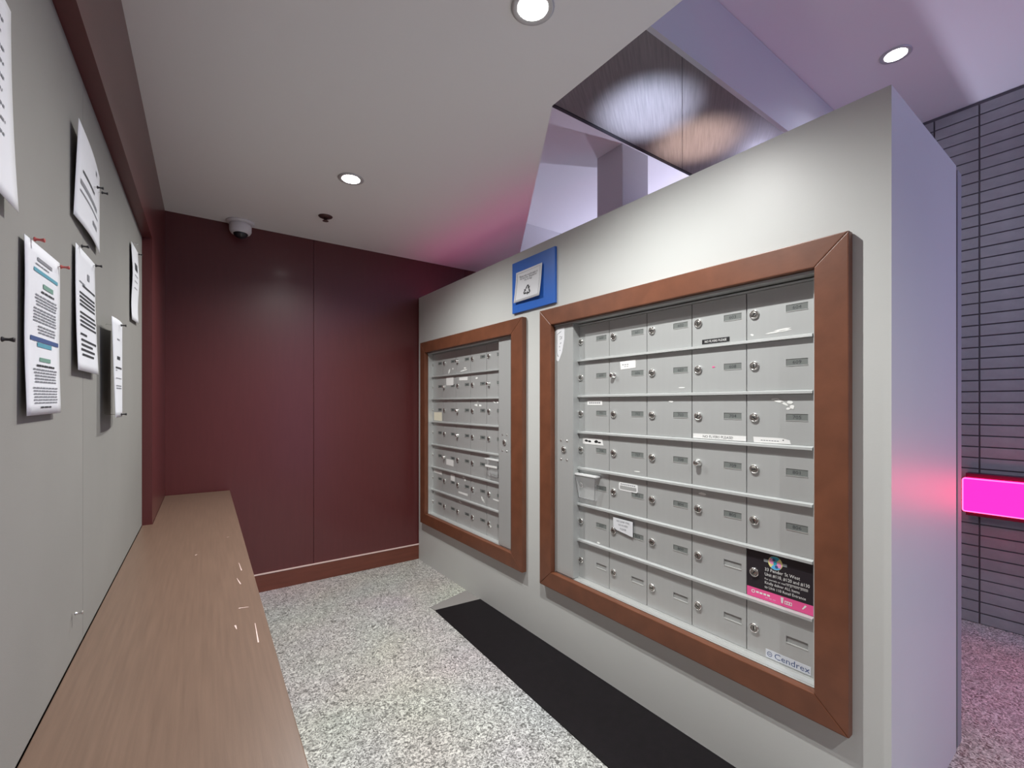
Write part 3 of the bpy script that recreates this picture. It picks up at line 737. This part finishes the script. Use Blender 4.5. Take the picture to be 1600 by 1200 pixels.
for k in range(14):
    a, b = 2*math.pi*k/14, 2*math.pi*(k+1)/14
    mb.poly([(XP-0.0003, 0.7830+r*math.cos(t), 0.6135+r*math.sin(t)) for r, t in ((.0062, a), (.0062, b), (.0038, b), (.0038, a))], 'sticker_white')
for k in range(4): mb.poly([(XP-0.0003, *p) for p in rect(0.7735-0.012*k, 0.6110, 0.7645-0.012*k, 0.6170)], 'sticker_white')
for k in range(3): mb.poly([(XP-0.0003, *p) for p in rect(0.7435-0.012*k, 0.6030, 0.7345-0.012*k, 0.6065)], 'logo_pink')
mb.poly([(XP-0.0003, *p) for p in ((0.693, 0.604), (0.688, 0.604), (0.686, 0.6225), (0.695, 0.6225))], 'sticker_white')
mb.poly([(XP-0.0003, *p) for p in rect(0.683, 0.604, 0.661, 0.6150)], 'sticker_white')
for k in range(3): mb.poly([(XP-0.0005, *p) for p in rect(0.681-0.007*k, 0.6065, 0.677-0.007*k, 0.6125)], 'placard_pink')
mb.poly([(XP-0.0003, *p) for p in ((0.632, 0.606), (0.628, 0.606), (0.618, 0.619), (0.623, 0.621))], 'sticker_white')
sticker(dL[(5, 4)], 'placard', mb, (XS, yL, zb), 'black and magenta address placard with round logo')
# torn note on the service panel
xp = 1.5362
mb = MB().prism([(1.745, 1.470), (1.752, 1.478), (1.7525, 1.628), (1.690, 1.634), (1.690, 1.575), (1.707, 1.510), (1.732, 1.468)], 0, xp, xp+0.0006, 'paper')
sq = [(1.712, 1.617), (1.735, 1.608), (1.745, 1.602), (1.744, 1.56), (1.746, 1.515), (1.738, 1.495), (1.731, 1.492)]
for a, b in zip(sq[:-1], sq[1:]): mb.tube((xp-0.0002, *a), (xp-0.0002, *b), 0.0009, 0.0009, 'ink', 5)
for (y, z, l) in ((1.724, 1.590, .010), (1.716, 1.586, .012), (1.722, 1.578, .008), (1.712, 1.580, .006), (1.722, 1.556, .012), (1.728, 1.540, .007), (1.724, 1.522, .005)):
    mb.tube((xp-0.0002, y, z), (xp-0.0002, y-l*.8, z+l*.35), 0.0011, 0.0009, 'ink', 5)
part('torn_note', mb.mesh('torn_note', (xp, 1.74, 1.47)), spL, (xp, 1.74, 1.47), 'torn white paper with pen marks')
# clear flyer pockets
def pocket(door, y0, y1, z0, z1, card=False):
    at = (XD, (y0+y1)/2, z0); x1 = XD-0.030
    mb = MB()
    s = (y1-y0)*0.12
    front = [(y0+s, z0), (y1-s, z0), (y1-s*0.2, z1), (y0+s*0.2, z1)]
    mb.poly([(x1+(0.012 if k < 2 else 0), *p) for k, p in enumerate(front)], 'clear_plastic')
    for (a, b) in ((front[0], front[3]), (front[1], front[2]), (front[0], front[1])):
        mb.poly([(x1+(0.012 if a[1] == z0 else 0), *a), (x1+(0.012 if b[1] == z0 else 0), *b), (XD-0.001, *b), (XD-0.001, *a)], 'clear_plastic')
        mb.tube((x1+(0.012 if a[1] == z0 else 0), *a), (x1+(0.012 if b[1] == z0 else 0), *b), 0.0013, 0.0013, 'plastic_dark', 6)
    mb.box((x1-0.002, y0-0.004, z1-0.003), (XD-0.001, y1+0.004, z1+0.004), 'plastic_edge')
    if card: mb.box((x1-0.004, y0+0.008, z0+0.058), (x1-0.002, y1-0.004, z0+0.070), 'sticker_white')
    part('flyer_pocket', mb.mesh('flyer_pocket', at), door, at, 'clear plastic pocket')
pocket(dL[(4, 0)], 1.492, 1.632, 0.797, 0.911)
pocket(dS[(4, 4)], 2.300, 2.445, 0.800, 0.906, True)
# labels on the far bank
for (key, y1, z1, y0, z0, m) in (((2, 0), 3.236, 1.189, 3.105, 1.123, 'paper_cream'), ((1, 1), 3.032, 1.448, 2.923, 1.388, 'sticker_white'), ((1, 2), 2.837, 1.439, 2.72, 1.416, 'sticker_white'),
        ((4, 1), 3.032, 0.846, 2.923, 0.801, 'sticker_white'), ((5, 0), 3.236, 0.742, 3.105, 0.718, 'sticker_white'), ((5, 1), 2.962, 0.741, 2.903, 0.693, 'sticker_white'),
        ((5, 2), 2.847, 0.634, 2.72, 0.619, 'sticker_white'), ((5, 4), 2.400, 0.656, 2.310, 0.646, 'sticker_white')):
    mb = flat([(y0, z0), (y1, z0+0.003), (y1, z1), (y0, z1)], m, XS)
    sticker(dS[key], 'sticker', mb, at_(y1, z0))
blobs(dS[(2, 3)], [(2.600, 1.246, 0.03, 0.008, 0), (2.56, 1.243, 0.03, 0.006, 0.1), (2.585, 1.268, 0.012, 0.004, 0)])
blobs(dS[(2, 1)], [(2.98, 1.271, 0.06, 0.003, 0)])
blobs(dS[(2, 4)], [(2.385, 1.264, 0.02, 0.004, 0.3), (2.35, 1.262, 0.012, 0.006, 0)])
blobs(dS[(0, 1)], [(2.985, 1.492, 0.012, 0.022, 0.7), (2.93, 1.508, 0.01, 0.006, 0)])
blobs(dS[(0, 2)], [(2.77, 1.487, 0.06, 0.004, -0.1), (2.755, 1.502, 0.02, 0.005, 0)])
blobs(dS[(1, 3)], [(2.60, 1.425, 0.018, 0.006, 0)])
blobs(dS[(5, 2)], [(2.765, 0.738, 0.025, 0.008, 0.2), (2.755, 0.728, 0.012, 0.014, 0)])
blobs(dS[(5, 3)], [(2.53, 0.635, 0.008, 0.018, -0.6), (2.51, 0.622, 0.006, 0.014, -0.5)])
blobs(dS[(6, 2)], [(2.82, 0.562, 0.022, 0.006, 0.3)])
blobs(dS[(6, 4)], [(2.43, 0.475, 0.012, 0.008, 0)])

# ------------------------------------------------------------------ blue recycling sign
bs = top('recycling_sign', 'blue square sign with white recycling notice above the mailboxes', 'sign', (PX, 1.93, 1.768))
part('blue_board', MB().box((PX-0.014, 1.749, 1.7675), (PX-0.0005, 2.120, 2.054), 'sign_blue').mesh('blue_board', (PX, 1.93, 1.77), 0.002), bs, (PX, 1.93, 1.77))
cor = dict(tl=(2.078, 1.992), tr=(1.840, 1.992), br=(1.853, 1.822), bl=(2.090, 1.822))
def SP(u, v, e=0.0):
    t, b_ = [tuple(cor[a][k]*(1-u)+cor[c][k]*u for k in (0, 1)) for a, c in (('tl', 'tr'), ('bl', 'br'))]
    return (PX-0.0165-0.010*v*v-0.006*u*u-e, t[0]*(1-v)+b_[0]*v, t[1]*(1-v)+b_[1]*v)
mb = MB().sheet(SP, 10, 10, 0.0003, 'paper')
pap = part('paper_notice', mb.mesh('paper_notice', SP(0, 1)), bs, SP(0, 1), 'white paper notice')
mb = MB()
for s_, v, size in (('Please only recycle paper in', 0.22, 0.0165), ('the blue box, flattened or', 0.29, 0.0165), ('cut, no bags', 0.36, 0.0165)):
    put_text(mb, s_, size, lambda x, y, v=v: SP(0.5+x/0.238, v-y/0.17, 0.0012), 'ink_grey', 'CENTER', 0.9)
# three bent arrows chasing round a triangle
def arrow(rot):
    c, s = math.cos(rot), math.sin(rot)
    def R(p): return (p[0]*c-p[1]*s, p[0]*s+p[1]*c)
    for shp in ([(-0.42, 0.36), (-0.12, 0.86), (0.16, 0.86), (-0.18, 0.26)], [(0.02, 0.86), (0.20, 0.86), (0.42, 0.50), (0.60, 0.60), (0.46, 0.14), (0.02, 0.28), (0.20, 0.38)]):
        mb.poly([SP(0.5+R(p)[0]*0.165, 0.70-R(p)[1]*0.20, 0.0013) for p in shp], 'ink')
for k in range(3): arrow(k*2*math.pi/3)
# thin printed border
for (u0, v0, u1, v1) in ((.06, .06, .94, .066), (.06, .935, .94, .941), (.06, .06, .068, .94), (.932, .06, .94, .94)):
    n = 8
    for k in range(n):
        a0, a1 = u0+(u1-u0)*k/n, u0+(u1-u0)*(k+1)/n; c0, c1 = v0+(v1-v0)*k/n, v0+(v1-v0)*(k+1)/n
        if u1-u0 > v1-v0: mb.poly([SP(a0, v0, .0011), SP(a1, v0, .0011), SP(a1, v1, .0011), SP(a0, v1, .0011)], 'ink_grey')
        else: mb.poly([SP(u0, c0, .0011), SP(u1, c0, .0011), SP(u1, c1, .0011), SP(u0, c1, .0011)], 'ink_grey')
part('print', mb.mesh('print', SP(0, 1)), pap, SP(0, 1))

# ------------------------------------------------------------------ ceiling fittings
x, y = 0.292, 3.385
sc_ = top('security_camera', 'white dome security camera on the ceiling by the maroon wall', 'camera', (x, y, ZC))
part('mount_plate', MB().lathe((x, y, ZC), [(0.080, -0.0005), (0.080, -0.008), (0.070, -0.014), (0.05, -0.016)], 2, 'white_plastic', 28).mesh('mount_plate', (x, y, ZC)), sc_, (x, y, ZC))
part('housing', MB().lathe((x, y, ZC), [(0.060, -0.014), (0.063, -0.030), (0.062, -0.060), (0.054, -0.075), (0.040, -0.080)], 2, 'white_plastic', 28).mesh('housing', (x, y, ZC)), sc_, (x, y, ZC))
g = MB()
for k in range(6):
    pass
g.lathe((x, y-0.008, ZC-0.072), [(0.042, 0.0), (0.041, -0.010), (0.035, -0.022), (0.024, -0.032), (0.008, -0.037)], 2, 'dome_black', 24)
part('dome', g.mesh('dome', (x, y, ZC-0.07)), sc_, (x, y, ZC-0.07), 'black glass dome')
x, y = 0.712, 2.975
sp_ = top('fire_sprinkler', 'small dark bronze fire sprinkler in the ceiling', 'sprinkler', (x, y, ZC))
part('escutcheon', MB().lathe((x, y, ZC), [(0.042, -0.0005), (0.040, -0.004), (0.028, -0.010), (0.018, -0.012)], 2, 'sprinkler', 24).mesh('escutcheon', (x, y, ZC)), sp_, (x, y, ZC))
part('deflector', MB().lathe((x, y, ZC), [(0.010, -0.010), (0.008, -0.026), (0.018, -0.028), (0.018, -0.030), (0.004, -0.034)], 2, 'sprinkler', 16).mesh('deflector', (x, y, ZC)), sp_, (x, y, ZC))

# ------------------------------------------------------------------ floor mat
fm = top('floor_mat', 'black floor mat lying along the white wall', 'mat', (1.37, 1.5, 0))
part('mat_surface', MB().prism([(1.165, 0.55), (1.534, 0.55), (1.536, 2.483), (1.232, 2.507)], 2, 0.0002, 0.007, 'mat_black').mesh('mat_surface', (1.37, 1.5, 0), 0.001), fm, (1.37, 1.5, 0))
part('flat_piece', MB().prism([(1.234, 2.509), (1.536, 2.485), (1.536, 2.660), (1.226, 2.570)], 2, 0.0002, 0.003, 'mat_grey').mesh('flat_piece', (1.37, 2.55, 0)), fm, (1.37, 2.55, 0), 'flat grey piece past the far end')  # thin grey sheet past the mat's far edge

# drop the helper property used while building
for o in bpy.data.objects:
    if 'base' in o: del o['base']
